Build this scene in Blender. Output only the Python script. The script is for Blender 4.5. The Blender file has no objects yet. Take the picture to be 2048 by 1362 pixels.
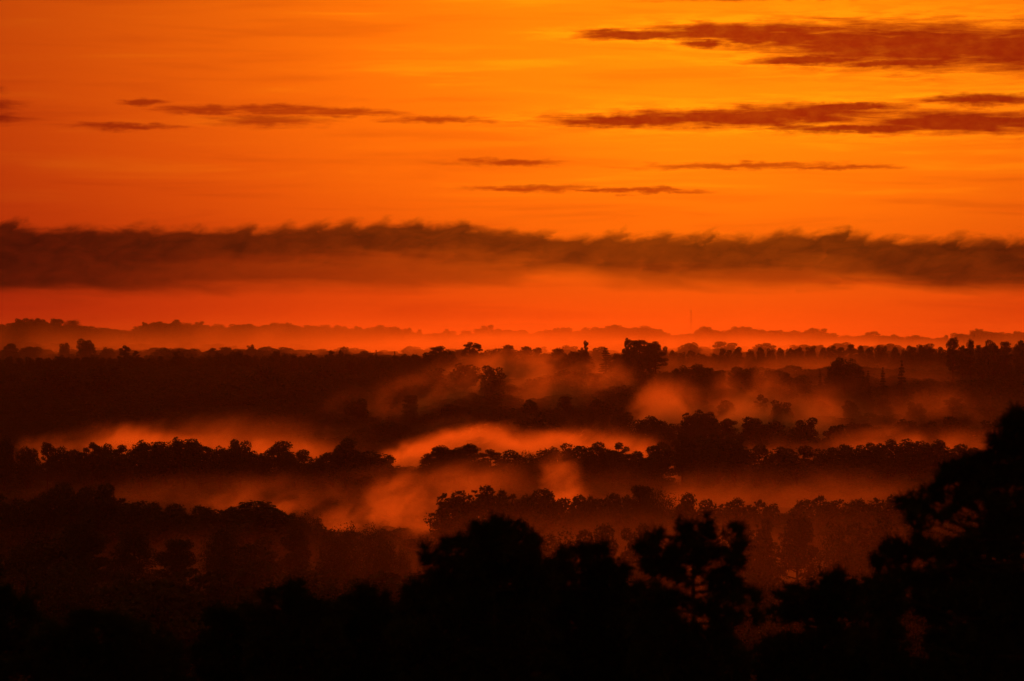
import bpy, math, random
import numpy as np
from mathutils import Vector, Matrix, Euler

# ------------------------------------------------------------------ camera, sky, sun, exposure
sc = bpy.context.scene
COL = sc.collection
F = 5800.0                      # focal length in pixels of the 2048 px wide photograph
CX, HY = 1024.0, 680.0          # principal point column, row of the eye-level horizon
CAM_Z = 52.0                    # eye height above the valley floor, metres
SUN_AZ, SUN_EL = 3.5, 7.0

cam_d = bpy.data.cameras.new('camera')
cam = bpy.data.objects.new('camera', cam_d)
COL.objects.link(cam)
cam.location = (0, 0, CAM_Z)
cam.rotation_euler = (math.radians(90), 0, 0)
cam_d.sensor_width = 36.0
cam_d.lens = F / 2048.0 * 36.0
cam_d.clip_start = 0.5
cam_d.clip_end = 30000.0
cam_d.dof.use_dof = True
cam_d.dof.focus_distance = 1300.0
cam_d.dof.aperture_fstop = 2.3
sc.camera = cam

vs = sc.view_settings
vs.view_transform = 'Standard'
vs.look = 'None'
vs.exposure = 0.0
vs.gamma = 1.0
vs.use_curve_mapping = False
sc.cycles.use_denoising = True
sc.cycles.max_bounces = 4
sc.cycles.diffuse_bounces = 1
sc.cycles.glossy_bounces = 1
sc.cycles.transmission_bounces = 2
sc.cycles.transparent_max_bounces = 128
sc.cycles.volume_bounces = 1
sc.cycles.volume_step_rate = 2.0
sc.cycles.volume_max_steps = 128
sc.cycles.use_adaptive_sampling = True
sc.cycles.adaptive_threshold = 0.012
sc.cycles.adaptive_min_samples = 24


class NB:
    """small node-graph builder"""
    def __init__(self, nt):
        self.nt = nt

    def new(self, t, **kw):
        n = self.nt.nodes.new(t)
        for k, v in kw.items():
            setattr(n, k, v)
        return n

    def put(self, sock, v):
        if v is None:
            return
        if hasattr(v, 'is_output'):
            self.nt.links.new(v, sock)
        else:
            sock.default_value = v

    def m(self, op, a, b=None, c=None, clamp=False):
        n = self.new('ShaderNodeMath', operation=op, use_clamp=clamp)
        for i, v in enumerate((a, b, c)):
            self.put(n.inputs[i], v)
        return n.outputs[0]

    def v(self, op, a, b=None, c=None):
        n = self.new('ShaderNodeVectorMath', operation=op)
        for i, x in enumerate((a, b, c)):
            self.put(n.inputs[i], x)
        return n.outputs['Value'] if op in ('LENGTH', 'DOT_PRODUCT') else n.outputs['Vector']

    def sstep(self, x, a, b, lo=0.0, hi=1.0):
        n = self.new('ShaderNodeMapRange', interpolation_type='SMOOTHSTEP')
        for k, val in (('Value', x), ('From Min', a), ('From Max', b), ('To Min', lo), ('To Max', hi)):
            self.put(n.inputs[k], val)
        return n.outputs['Result']

    def noise(self, vec, scale=1.0, detail=3.0, rough=0.55, dist=0.0):
        n = self.new('ShaderNodeTexNoise')
        self.put(n.inputs['Vector'], vec)
        n.inputs['Scale'].default_value = scale
        n.inputs['Detail'].default_value = detail
        n.inputs['Roughness'].default_value = rough
        n.inputs['Distortion'].default_value = dist
        return n

    def mul_mix(self, fac, col, by):
        n = self.new('ShaderNodeMix', data_type='RGBA', blend_type='MULTIPLY')
        self.put(n.inputs[0], fac)
        self.put(n.inputs[6], col)
        self.put(n.inputs[7], by)
        return n.outputs[2]

    def curve(self, x, pts, x0, x1, y0, y1):
        """piecewise curve y(x), points in real units"""
        n = self.new('ShaderNodeFloatCurve')
        t = self.m('MULTIPLY_ADD', x, 1.0 / (x1 - x0), -x0 / (x1 - x0), clamp=True)
        self.put(n.inputs['Value'], t)
        cu = n.mapping.curves[0]
        P = [((px - x0) / (x1 - x0), (py - y0) / (y1 - y0)) for px, py in pts]
        while len(cu.points) < len(P):
            cu.points.new(0.5, 0.5)
        for q, p in zip(cu.points, P):
            q.location = p
        n.mapping.update()
        return self.m('MULTIPLY_ADD', n.outputs[0], (y1 - y0), y0)


world = bpy.data.worlds.new('World')
sc.world = world
world.use_nodes = True
wt = world.node_tree
wt.nodes.clear()
W = NB(wt)
sky = W.new('ShaderNodeTexSky', sky_type='NISHITA')
sky.sun_disc = False
sky.sun_elevation = math.radians(SUN_EL)
sky.sun_rotation = math.radians(SUN_AZ)
sky.air_density = 4.0
sky.dust_density = 2.0
sky.ozone_density = 1.0
SKY_STRENGTH = 0.064

# sky coordinates: azimuth and elevation of the direction, in steps of 1/5800 rad
tc = W.new('ShaderNodeTexCoord')
sep = W.new('ShaderNodeSeparateXYZ')
wt.links.new(tc.outputs['Generated'], sep.inputs[0])
az = W.m('ARCTAN2', sep.outputs[0], sep.outputs[1])
el = W.m('ARCSINE', sep.outputs[2])
U = W.m('MULTIPLY_ADD', az, F, CX)
V = W.m('MULTIPLY_ADD', el, -F, HY)
cmb = W.new('ShaderNodeCombineXYZ')
W.put(cmb.inputs[0], U)
W.put(cmb.inputs[1], V)
UV = cmb.outputs[0]

# thin high veil: long faint streaks
nv = W.noise(W.v('MULTIPLY', UV, (1 / 620.0, 1 / 42.0, 0)), 1.0, 4.0, 0.55, 0.4)
veil = nv.outputs['Fac']
# dusty air: yellower glow round the sun, redder away from it
sd = W.v('LENGTH', W.v('MULTIPLY_ADD', UV, (1 / 1150.0, 1 / 620.0, 0), (-1480 / 1150.0, -310 / 620.0, 0)))
aur = W.new('ShaderNodeValToRGB')
cr = aur.color_ramp
cr.interpolation = 'B_SPLINE'
cr.elements[0].position, cr.elements[0].color = 0.0, (0.50, 0.68, 0.5, 1)
cr.elements[1].position, cr.elements[1].color = 1.0, (0.42, 0.15, 0.03, 1)
for q_, c_ in ((0.25, (0.50, 0.58, 0.3, 1)), (0.5, (0.50, 0.40, 0.15, 1)), (0.75, (0.44, 0.24, 0.06, 1))):
    cr.elements.new(q_).color = c_
W.put(aur.inputs[0], W.m('MULTIPLY', sd, 0.6))
col = W.v('ADD', W.v('MULTIPLY', sky.outputs[0], W.v('MULTIPLY', aur.outputs[0], (2, 2, 2))), (0, 0, 0.04))
vlo = W.sstep(veil, 0.30, 0.50, 1.0, 0.0)
vhi = W.sstep(veil, 0.52, 0.72)
vhi = W.m('MULTIPLY', vhi, W.sstep(V, 440, 380))
col = W.mul_mix(W.m('MULTIPLY', vlo, 0.55), col, (0.80, 0.66, 0.9, 1))
col = W.mul_mix(W.m('MULTIPLY', vhi, 0.75), col, (1.10, 1.50, 1.2, 1))

# denser glowing air low over the horizon
col = W.mul_mix(W.sstep(V, 520, 640), col, (1.34, 1.10, 1.0, 1))

# small dark flat clouds
w1 = W.noise(W.v('MULTIPLY', UV, (1 / 150.0, 1 / 20.0, 0)), 1.0, 3.0, 0.6)
w2 = W.noise(W.v('MULTIPLY', UV, (1 / 34.0, 1 / 20.0, 0)), 1.0, 3.0, 0.6)
UVd = W.v('MULTIPLY_ADD', W.v('SUBTRACT', w1.outputs['Color'], (0.5, 0.5, 0.5)), (90, 16, 0), UV)
UVd = W.v('MULTIPLY_ADD', W.v('SUBTRACT', w2.outputs['Color'], (0.5, 0.5, 0.5)), (26, 15, 0), UVd)
HEAVY = [  # azimuth, elevation (sky steps), half length, half thickness
    (1270, 71, 130, 11), (1430, 66, 130, 20), (1560, 74, 150, 30), (1690, 92, 150, 46), (1850, 98, 200, 50),
    (2050, 104, 300, 48), (2300, 95, 220, 32), (1640, 124, 150, 12), (1800, 132, 170, 11), (1405, 90, 60, 10), (1490, 88, 40, 8),
    (1270, 241, 190, 13), (1450, 237, 260, 20), (1600, 230, 200, 19), (1700, 217, 130, 9), (1900, 250, 240, 23),
    (2120, 252, 220, 24), (1960, 206, 130, 13), (1720, 259, 220, 10),
]
LIGHT = [
    (415, 223, 110, 9), (560, 221, 130, 11), (540, 241, 130, 15), (690, 226, 120, 10), (870, 240, 130, 8),
    (255, 256, 120, 7), (290, 208, 60, 7), (5, 190, 30, 8), (-10, 216, 70, 15), (0, 243, 70, 11),
    (1015, 324, 140, 8), (1480, 332, 230, 8), (1650, 337, 150, 6), (1060, 375, 130, 8), (1290, 381, 140, 6),
    (1560, -2, 300, 9), (1180, 380, 90, 5),
]


def near_any(lst):
    dm_ = None
    for (cu, cv, ru, rv) in lst:
        q = W.v('MULTIPLY_ADD', UVd, (1.0 / ru, 1.0 / rv, 0), (-cu / ru, -cv / rv, 0))
        L = W.v('LENGTH', q)
        dm_ = L if dm_ is None else W.m('SMOOTH_MIN', dm_, L, 0.15)
    return dm_


cm = W.noise(W.v('MULTIPLY', UV, (1 / 95.0, 1 / 11.0, 0)), 1.0, 4.0, 0.62, 0.4)
fr = W.m('MULTIPLY', W.m('SUBTRACT', cm.outputs['Fac'], 0.5), 1.7)
dh = W.m('ADD', near_any(HEAVY), W.m('MULTIPLY', fr, 0.75))
dl = W.m('ADD', near_any(LIGHT), fr)
rim = W.m('MULTIPLY', W.sstep(dh, 0.95, 1.3), W.sstep(dh, 2.4, 1.3))
rim = W.m('MULTIPLY', rim, W.sstep(cm.outputs['Fac'], 0.38, 0.62))
col = W.mul_mix(W.m('MULTIPLY', rim, 0.55), col, (1.10, 1.50, 1.3, 1))
ca = W.m('MULTIPLY', W.sstep(dh, 1.35, 0.40), W.sstep(w2.outputs['Fac'], 0.3, 0.8, 1.0, 0.9))
col = W.mul_mix(ca, col, (0.30, 0.09, 0.6, 1))
cl = W.m('MULTIPLY', W.sstep(dl, 1.35, 0.15), 0.82)
col = W.mul_mix(cl, col, (0.40, 0.18, 0.6, 1))
# scattered thin streaks over the rest of the sky
ns = W.noise(W.v('MULTIPLY', UV, (1 / 900.0, 1 / 110.0, 0)), 1.0, 5.0, 0.6)
sa = W.m('MULTIPLY', W.sstep(ns.outputs['Fac'], 0.60, 0.75), W.sstep(V, -20, -200))
col = W.mul_mix(W.m('MULTIPLY', sa, 0.7), col, (0.30, 0.16, 0.6, 1))

# the long low cloud bank with curled tops
T0 = W.curve(U, [(-1000, 452), (-60, 446), (40, 456), (190, 458), (330, 458), (480, 458), (640, 452), (820, 446), (930, 450), (1010, 462), (1085, 470), (1240, 474), (1400, 476), (1500, 474),
                 (1600, 468), (1690, 470), (1760, 480), (1900, 480), (2048, 480), (3000, 470)], -1000, 3000, 400, 640)
CRESTS = [(25, 24), (190, 13), (270, 8), (400, 7), (490, 15), (565, 8), (636, 15), (695, 13), (760, 10), (832, 17), (925, 15), (1010, 7), (1085, 17), (1155, 9), (1225, 18), (1320, 19), (1402, 19),
          (1480, 8), (1560, 12), (1672, 27), (1725, 11), (1775, 11), (1905, 16), (1990, 9)]
KP = [(-100, 3)]
for cu, am in CRESTS:
    am *= .62
    KP += [(cu - 34, am * .30), (cu - 10, am * .75), (cu + 6, am), (cu + 24, am * .25)]
KP.append((2100, 4))
h0 = W.m('SUBTRACT', T0, V)
nk = W.noise(W.v('MULTIPLY', UV, (1 / 46.0, 1 / 30.0, 0)), 1.0, 4.0, 0.6, 0.3)
uk = W.m('MULTIPLY_ADD', W.m('SUBTRACT', nk.outputs['Fac'], 0.5), 80.0, W.m('MULTIPLY_ADD', h0, -0.8, U))
K = W.curve(uk, KP, -100, 2100, 0, 40)
T = W.m('SUBTRACT', T0, K)
B = W.curve(U, [(-1000, 585), (250, 588), (500, 584), (800, 580), (1000, 570), (1130, 552), (1250, 572), (1500, 580), (1700, 566), (1850, 576), (2048, 578), (3000, 575)],
            -1000, 3000, 400, 640)
DL = W.curve(U, [(-1000, .9), (120, .9), (380, .72), (620, .58), (1000, .50), (1300, .52), (1550, .56), (1740, .80), (1900, .90), (3000, .9)], -1000, 3000, 0, 1)
DU = W.curve(U, [(-1000, .93), (150, .93), (500, .90), (900, .89), (1300, .85), (1600, .88), (1850, .93), (3000, .93)], -1000, 3000, 0, 1)
h = W.m('SUBTRACT', T, V)
us = W.m('MULTIPLY_ADD', h0, -0.7, U)
c2 = W.new('ShaderNodeCombineXYZ')
W.put(c2.inputs[0], us)
W.put(c2.inputs[1], V)
nb = W.noise(W.v('MULTIPLY', c2.outputs[0], (1 / 60.0, 1 / 30.0, 0)), 1.0, 4.0, 0.58, 0.4)
us2 = W.m('MULTIPLY_ADD', h, 2.6, U)
c3 = W.new('ShaderNodeCombineXYZ')
W.put(c3.inputs[0], us2)
W.put(c3.inputs[1], V)
nb2 = W.noise(W.v('MULTIPLY', c3.outputs[0], (1 / 260.0, 1 / 46.0, 0)), 1.0, 4.0, 0.55, 0.3)
ht = W.m('MULTIPLY_ADD', W.m('SUBTRACT', nb.outputs['Fac'], 0.5), -50.0, h)
atop = W.sstep(ht, 11, -19)
hb = W.m('MULTIPLY_ADD', W.m('SUBTRACT', nb2.outputs['Fac'], 0.5), 55.0, W.m('SUBTRACT', B, V))
abot = W.sstep(hb, -15, 28)
depth = W.m('MULTIPLY_ADD', W.m('SUBTRACT', nb2.outputs['Fac'], 0.5), 90.0, W.m('MULTIPLY', h, -1.0))
low = W.sstep(depth, 36, 92)
dens = W.m('ADD', W.m('MULTIPLY', DU, W.m('SUBTRACT', 1.0, low)), W.m('MULTIPLY', DL, low))
dens = W.m('MULTIPLY', dens, W.sstep(nb.outputs['Fac'], 0.2, 0.8, 1.06, 0.90))
bank = W.m('MULTIPLY', W.m('MULTIPLY', atop, abot), dens, clamp=True)
col = W.mul_mix(bank, col, (0.03, 0.06, 0.4, 1))

bg = W.new('ShaderNodeBackground')
W.put(bg.inputs['Color'], col)
bg.inputs['Strength'].default_value = SKY_STRENGTH
wo = W.new('ShaderNodeOutputWorld')
wt.links.new(bg.outputs[0], wo.inputs['Surface'])
world.cycles.sampling_method = 'MANUAL'
world.cycles.sample_map_resolution = 512

sun_d = bpy.data.lights.new('sun', 'SUN')
sun_d.energy = 0.80
sun_d.angle = math.radians(8.0)
sun_d.color = (1.0, 0.066, 0.002)
sun = bpy.data.objects.new('sun', sun_d)
COL.objects.link(sun)
_a, _e = math.radians(SUN_AZ), math.radians(SUN_EL)
to_sun = Vector((math.sin(_a) * math.cos(_e), math.cos(_a) * math.cos(_e), math.sin(_e)))
sun.rotation_euler = to_sun.to_track_quat('Z', 'Y').to_euler()

# ------------------------------------------------------------------ helpers
rng = np.random.default_rng(7)


def P(px, py, d):
    """point seen at pixel (px, py) of the 2048 px photograph, at distance d"""
    return np.array([(px - CX) / F * d, d, CAM_Z - (py - HY) / F * d])


def mesh_from(name, verts, faces, mat, smooth=False):
    """verts (n,3), faces = list of int arrays (k, 3) or (k, 4)"""
    me = bpy.data.meshes.new(name)
    verts = np.asarray(verts, dtype=np.float32)
    faces = [np.asarray(f, dtype=np.int32) for f in faces if len(f)]
    loops = np.concatenate([f.ravel() for f in faces])
    tot = np.concatenate([np.full(len(f), f.shape[1], dtype=np.int32) for f in faces])
    start = np.concatenate([[0], np.cumsum(tot)[:-1]]).astype(np.int32)
    me.vertices.add(len(verts))
    me.vertices.foreach_set('co', verts.ravel())
    me.loops.add(len(loops))
    me.loops.foreach_set('vertex_index', loops)
    me.polygons.add(len(tot))
    me.polygons.foreach_set('loop_start', start)
    me.polygons.foreach_set('loop_total', tot)
    if smooth:
        me.polygons.foreach_set('use_smooth', np.ones(len(tot), dtype=bool))
    me.update(calc_edges=True)
    if mat:
        me.materials.append(mat)
    return me


def obj(name, me, parent=None, **props):
    o = bpy.data.objects.new(name, me)
    COL.objects.link(o)
    if parent:
        o.parent = parent
    for k, v in props.items():
        o[k] = v
    return o


def material(name, c1, c2, scale=2.0, rough=0.8, bump=0.0, trans=0.0):
    m = bpy.data.materials.new(name)
    m.use_nodes = True
    b = NB(m.node_tree)
    pr = m.node_tree.nodes['Principled BSDF']
    g = b.new('ShaderNodeTexCoord')
    n = b.noise(g.outputs['Object'], scale, 4.0, 0.6)
    mx = b.new('ShaderNodeMix', data_type='RGBA')
    b.put(mx.inputs[0], b.sstep(n.outputs['Fac'], 0.35, 0.65))
    mx.inputs[6].default_value = (*c1, 1)
    mx.inputs[7].default_value = (*c2, 1)
    b.put(pr.inputs['Base Color'], mx.outputs[2])
    pr.inputs['Roughness'].default_value = rough
    pr.inputs['Specular IOR Level'].default_value = 0.15
    if bump:
        bp = b.new('ShaderNodeBump')
        bp.inputs['Strength'].default_value = bump
        b.put(bp.inputs['Height'], n.outputs['Fac'])
        b.put(pr.inputs['Normal'], bp.outputs[0])
    return m


M_LEAF = material('broadleaf_foliage', (0.035, 0.055, 0.020), (0.060, 0.080, 0.028), 0.6)
M_PINE = material('pine_needles', (0.030, 0.050, 0.022), (0.050, 0.068, 0.026), 0.8)
M_BARK = material('bark', (0.03, 0.024, 0.02), (0.06, 0.045, 0.035), 3.0, 0.9, 0.4)
M_SNAG = material('weathered_wood', (0.40, 0.36, 0.32), (0.55, 0.50, 0.45), 4.0, 0.9, 0.3)
M_SOIL = material('forest_floor', (0.035, 0.028, 0.018), (0.05, 0.055, 0.025), 0.05, 0.95, 0.3)
M_STEEL = material('galvanised_steel', (0.25, 0.25, 0.25), (0.35, 0.34, 0.33), 1.0, 0.5)

# ------------------------------------------------------------------ terrain
SKY_FAR = [(-900, 655), (-300, 648), (0, 648), (35, 641), (80, 636), (125, 638), (160, 646), (200, 653), (265, 656), (290, 646), (320, 642), (400, 644), (450, 650),
           (560, 648), (650, 651), (730, 654), (775, 652), (815, 661), (850, 665), (890, 663), (930, 664), (975, 653), (1040, 657), (1100, 658),
           (1160, 658), (1210, 652), (1245, 651), (1300, 654), (1325, 662), (1360, 671), (1390, 660), (1410, 655), (1440, 660), (1470, 657), (1500, 654),
           (1560, 663), (1600, 665), (1625, 657), (1650, 662), (1700, 675), (1745, 666), (1800, 673), (1890, 674), (1925, 669), (1960, 658), (2000, 664), (2048, 661),
           (2400, 655), (3000, 660)]
FAR = 3500.0
_sx = np.array([(p[0] - CX) / F * FAR for p in SKY_FAR])
_sz = np.array([CAM_Z - (p[1] - HY) / F * FAR for p in SKY_FAR])
PROF_Y = [-900, -60, 60, 160, 320, 560, 900, 1240, 1330, 1420, 1560, 1700, 1850, 2100, 2350, 2600, 3100, 3500, 3900, 5000, 12000]
PROF_Z = [26, 27, 26, 17, 8, 3, 1, 0, 10, 20, 26, 28, 25, 22, 31, 27, 40, 50, 46, 30, 10]


def ground(x, y):
    x = np.asarray(x, float)
    y = np.asarray(y, float)
    z = np.interp(y, PROF_Y, PROF_Z)
    ridge = np.interp(x * FAR / np.maximum(y, 500), _sx, _sz) - 17.0
    w = np.exp(-((y - FAR) / 330.0) ** 2)
    z = z * (1 - w) + ridge * w
    z = z + 1.3 * np.sin(x * 0.013 + y * 0.007) + 0.8 * np.sin(x * 0.031 - y * 0.019 + 1.0)
    return z


gy = np.concatenate([np.arange(-900, 2000, 25.0), np.arange(2000, 4200, 60.0), np.linspace(4200, 12000, 30)])
gx = np.concatenate([np.linspace(-5000, -1300, 20)[:-1], np.arange(-1300, 1301, 30.0), np.linspace(1300, 5000, 20)[1:]])
GX, GY = np.meshgrid(gx, gy)
GV = np.stack([GX, GY, ground(GX, GY)], -1).reshape(-1, 3)
nx, ny = len(gx), len(gy)
ii = (np.arange(ny - 1)[:, None] * nx + np.arange(nx - 1)[None, :]).ravel()
GF = np.stack([ii, ii + 1, ii + nx + 1, ii + nx], -1)
obj('ground', mesh_from('ground', GV, [GF], M_SOIL, True), kind='structure', label='dark wooded valley floor rising to far ridges')

# ------------------------------------------------------------------ tree shapes (18 m tall, about 9 m wide)


def tube(pts, radii, sides=6):
    pts = np.asarray(pts, float)
    vs_, fs_ = [], []
    n = len(pts)
    for i in range(n):
        t = pts[min(i + 1, n - 1)] - pts[max(i - 1, 0)]
        t /= np.linalg.norm(t) + 1e-9
        a = np.cross(t, [0, 0, 1.0]) if abs(t[2]) < 0.9 else np.cross(t, [1.0, 0, 0])
        a /= np.linalg.norm(a)
        b = np.cross(t, a)
        ang = np.arange(sides) * 2 * math.pi / sides
        vs_.append(pts[i] + radii[i] * (np.cos(ang)[:, None] * a + np.sin(ang)[:, None] * b))
    for i in range(n - 1):
        k = np.arange(sides)
        k2 = (k + 1) % sides
        fs_.append(np.stack([i * sides + k, i * sides + k2, (i + 1) * sides + k2, (i + 1) * sides + k], -1))
    return np.concatenate(vs_), np.concatenate(fs_)


def join(parts):
    V_, F_, o = [], [], 0
    for v, f in parts:
        V_.append(v)
        F_.append(f + o)
        o += len(v)
    return np.concatenate(V_), np.concatenate(F_)


def cards(c, size, r, aspect=0.6, up=0.35):
    """randomly turned little leaf faces at points c"""
    n = len(c)
    a = r.normal(size=(n, 3))
    a[:, 2] *= (1 - up)
    a /= np.linalg.norm(a, axis=1)[:, None]
    b = np.cross(a, r.normal(size=(n, 3)))
    b /= np.linalg.norm(b, axis=1)[:, None]
    s = (size * r.uniform(0.6, 1.3, n))[:, None]
    j = lambda: r.uniform(0.6, 1.1, (n, 1))
    q = np.stack([c - a * s * j(), c + b * s * aspect * j(), c + a * s * j(), c - b * s * aspect * j()], 1)
    f = np.arange(n * 4).reshape(n, 4)
    return q.reshape(-1, 3), f


def shell(center, rad, n, r, inner=0.5):
    d = r.normal(size=(n, 3))
    d /= np.linalg.norm(d, axis=1)[:, None]
    k = r.uniform(inner ** 3, 1.0, n) ** (1 / 3)
    return center + d * k[:, None] * rad


def broadleaf(seed, dome=1.0, lobes=14, n=3600, leaf=0.34, spread=4.5, base=0.30, spiky=0.0):
    r = np.random.default_rng(seed)
    H = 18.0
    cz = H * (base + 1.0) / 2
    rz = H * (1 - base) / 2 * dome
    parts, limbs, lob = [], [], []
    for i in range(lobes):
        th = i * 2.4 + r.uniform(-.4, .4)
        t = (i + 0.5) / lobes
        zz = -0.75 + 1.6 * t
        ring = math.sqrt(max(0.0, 1 - zz * zz * 0.9)) * r.uniform(0.55, 0.95)
        lr = r.uniform(1.2, 2.1) * (1.15 - 0.35 * abs(zz))
        c = np.array([math.cos(th) * ring * (spread - lr * .55), math.sin(th) * ring * (spread - lr * .55), cz + zz * (rz - lr * 0.6)])
        lob.append((c, lr))
        rad = np.array([lr, lr, lr * r.uniform(.7, .95)])
        k = int(n * lr ** 2 / (lobes * 2.6))
        parts.append(cards(shell(c, rad, k, r, 0.55), leaf, r))
        ks = int(k * (0.10 + spiky))
        parts.append(cards(shell(c, rad * (1.18 + 0.25 * spiky), ks, r, 0.9), leaf * 0.8, r))
    parts.append(cards(shell(np.array([0, 0, cz]), np.array([spread * .7, spread * .7, rz * .75]), int(n * .18), r, 0.3), leaf * 1.4, r))
    v, f = join(parts)
    v[:, 2] *= H / np.quantile(v[:, 2], 0.999)
    lean = r.uniform(-.5, .5, 2)
    tp = np.array([[0, 0, -1.0], [0, 0, 0], [lean[0] * .3, lean[1] * .3, H * .25], [lean[0], lean[1], H * .55], [lean[0], lean[1], H * .82]])
    limbs.append(tube(tp, [.42, .36, .28, .18, .05]))
    for c, lr in lob:
        s = tp[2] + (tp[3] - tp[2]) * r.uniform(0, 1)
        mid = (s + c) / 2 + np.array([0, 0, -.4])
        limbs.append(tube([s, mid, c], [.14, .09, .03], 4))
    tv, tf = join(limbs)
    return mesh_from('broadleaf_crown', v, [f], M_LEAF), mesh_from('broadleaf_trunk', tv, [tf], M_BARK, True)


def pine(seed, clumps=15, n=4200, low=0.50, spread=3.6, flat=0.45, top=1.0, taper=1.0, leaf=0.30, lean=0.4):
    r = np.random.default_rng(seed)
    H = 18.0
    parts, limbs = [], []
    ln = r.uniform(-lean, lean, 2)
    tp = np.array([[0, 0, -1.0], [0, 0, 0], [ln[0] * .4, ln[1] * .4, H * .45], [ln[0], ln[1], H * .8], [ln[0] * 1.2, ln[1] * 1.2, H * .97]])
    limbs.append(tube(tp, [.34, .30, .22, .12, .04]))
    for i in range(clumps):
        t = (i + r.uniform(.2, .8)) / clumps
        z = H * (low + (0.97 - low) * t)
        th = i * 2.4 + r.uniform(-.6, .6)
        rad = spread * (1 - taper * .62 * t ** 1.5) * r.uniform(0.45, 1.0)
        if i == clumps - 1:
            rad = 0.2
        a = np.array([np.interp(z - .9, tp[:, 2], tp[:, 0]), np.interp(z - .9, tp[:, 2], tp[:, 1]), z - 0.9])
        c = a + np.array([math.cos(th) * rad, math.sin(th) * rad, r.uniform(.5, 1.1)])
        lr = r.uniform(.85, 1.5) * (1 if i < clumps - 1 else top)
        limbs.append(tube([a, (a + c) / 2 - [0, 0, .12], c], [.09, .06, .025], 4))
        k = int(n * lr ** 2 / (clumps * 1.4))
        parts.append(cards(shell(c, np.array([lr, lr, lr * flat * r.uniform(.8, 1.4)]), k, r, 0.3), leaf, r, .35, 0.0))
        for _ in range(3):
            c2 = (a * .4 + c * .6) + r.normal(size=3) * [.5, .5, .2]
            parts.append(cards(shell(c2, np.array([lr, lr, lr * flat]) * .55, int(k * .18), r, 0.2), leaf, r, .35, 0.0))
    v, f = join(parts)
    tv, tf = join(limbs)
    s = H / np.quantile(v[:, 2], 0.999)
    v[:, 2] *= s
    tv[:, 2] *= min(s, 1.02)
    return mesh_from('pine_crown', v, [f], M_PINE), mesh_from('pine_trunk', tv, [tf], M_BARK, True)


def conifer(seed, n=7000):
    r = np.random.default_rng(seed)
    H = 18.0
    parts, limbs = [], []
    limbs.append(tube([[0, 0, -1], [0, 0, 0], [0, 0, H * .6], [0, 0, H * .99]], [.3, .27, .16, .03]))
    tiers = 15
    for i in range(tiers):
        t = i / (tiers - 1)
        z = H * (.22 + .76 * t)
        R = 2.9 * (1 - t) ** .75 + .28
        for k in range(5 if t < .9 else 3):
            th = r.uniform(0, 6.28)
            rr = R * r.uniform(.55, 1.05)
            c = np.array([math.cos(th) * rr * .6, math.sin(th) * rr * .6, z - .12 * rr])
            limbs.append(tube([[0, 0, z], [math.cos(th) * rr, math.sin(th) * rr, z - .2 * rr]], [.05, .015], 3))
            q = shell(np.zeros(3), np.array([rr * .5, .35, .26]), int(n / 75), r, .1)
            cs, sn = math.cos(th), math.sin(th)
            q = np.stack([q[:, 0] * cs - q[:, 1] * sn, q[:, 0] * sn + q[:, 1] * cs, q[:, 2] - .18 * q[:, 0]], -1)
            parts.append(cards(c + q, .34, r, .5, 0.0))
    v, f = join(parts)
    v[:, 2] *= H / v[:, 2].max()
    tv, tf = join(limbs)
    return mesh_from('conifer_crown', v, [f], M_PINE), mesh_from('conifer_trunk', tv, [tf], M_BARK, True)


SHAPES = {
    'B': [broadleaf(11), broadleaf(12, lobes=17, spread=4.6), broadleaf(13, lobes=11, base=.25), broadleaf(14, lobes=20, base=.35), broadleaf(15, lobes=13, spread=4.4),
          broadleaf(16, lobes=16, base=.2)],
    'F': [broadleaf(21, lobes=16, base=.55, spread=5.0, n=2600), broadleaf(22, lobes=12, base=.6, spread=5.0, n=2200)],          # flat, umbrella-shaped
    'S': [broadleaf(31, lobes=22, spiky=.5, leaf=.22, n=3400), broadleaf(32, lobes=24, spiky=.6, leaf=.22, n=3400)],             # ragged
    'P': [pine(41, clumps=24, flat=.62), pine(42, clumps=28, low=.42, flat=.6), pine(43, clumps=20, low=.55, spread=3.9, flat=.6), pine(44, clumps=24, spread=3.2, low=.4, flat=.6), pine(45, clumps=30, low=.35, spread=3.4, flat=.6)],
    'Q': [pine(51, clumps=18, low=.52, spread=3.9, taper=.7, flat=.5), pine(52, clumps=17, low=.56, spread=3.8, taper=.6, flat=.55), pine(53, clumps=20, low=.48, taper=.6, flat=.5)],   # open flat-topped pine
    'C': [conifer(61), conifer(62)],
}
KIND = {'B': 'broadleaf_tree', 'F': 'broadleaf_tree', 'S': 'broadleaf_tree', 'P': 'pine_tree', 'Q': 'pine_tree', 'C': 'conifer_tree'}
WIDE = {'B': 8.6, 'F': 9.6, 'S': 9.0, 'P': 7.0, 'Q': 7.6, 'C': 5.4}
LOOK = {'B': 'rounded broadleaf tree', 'F': 'flat broadleaf tree', 'S': 'ragged broadleaf tree',
        'P': 'clumpy pine tree', 'Q': 'open-crowned pine', 'C': 'narrow pointed conifer'}
_n_tree = [0]
STANDS = {}


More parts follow.
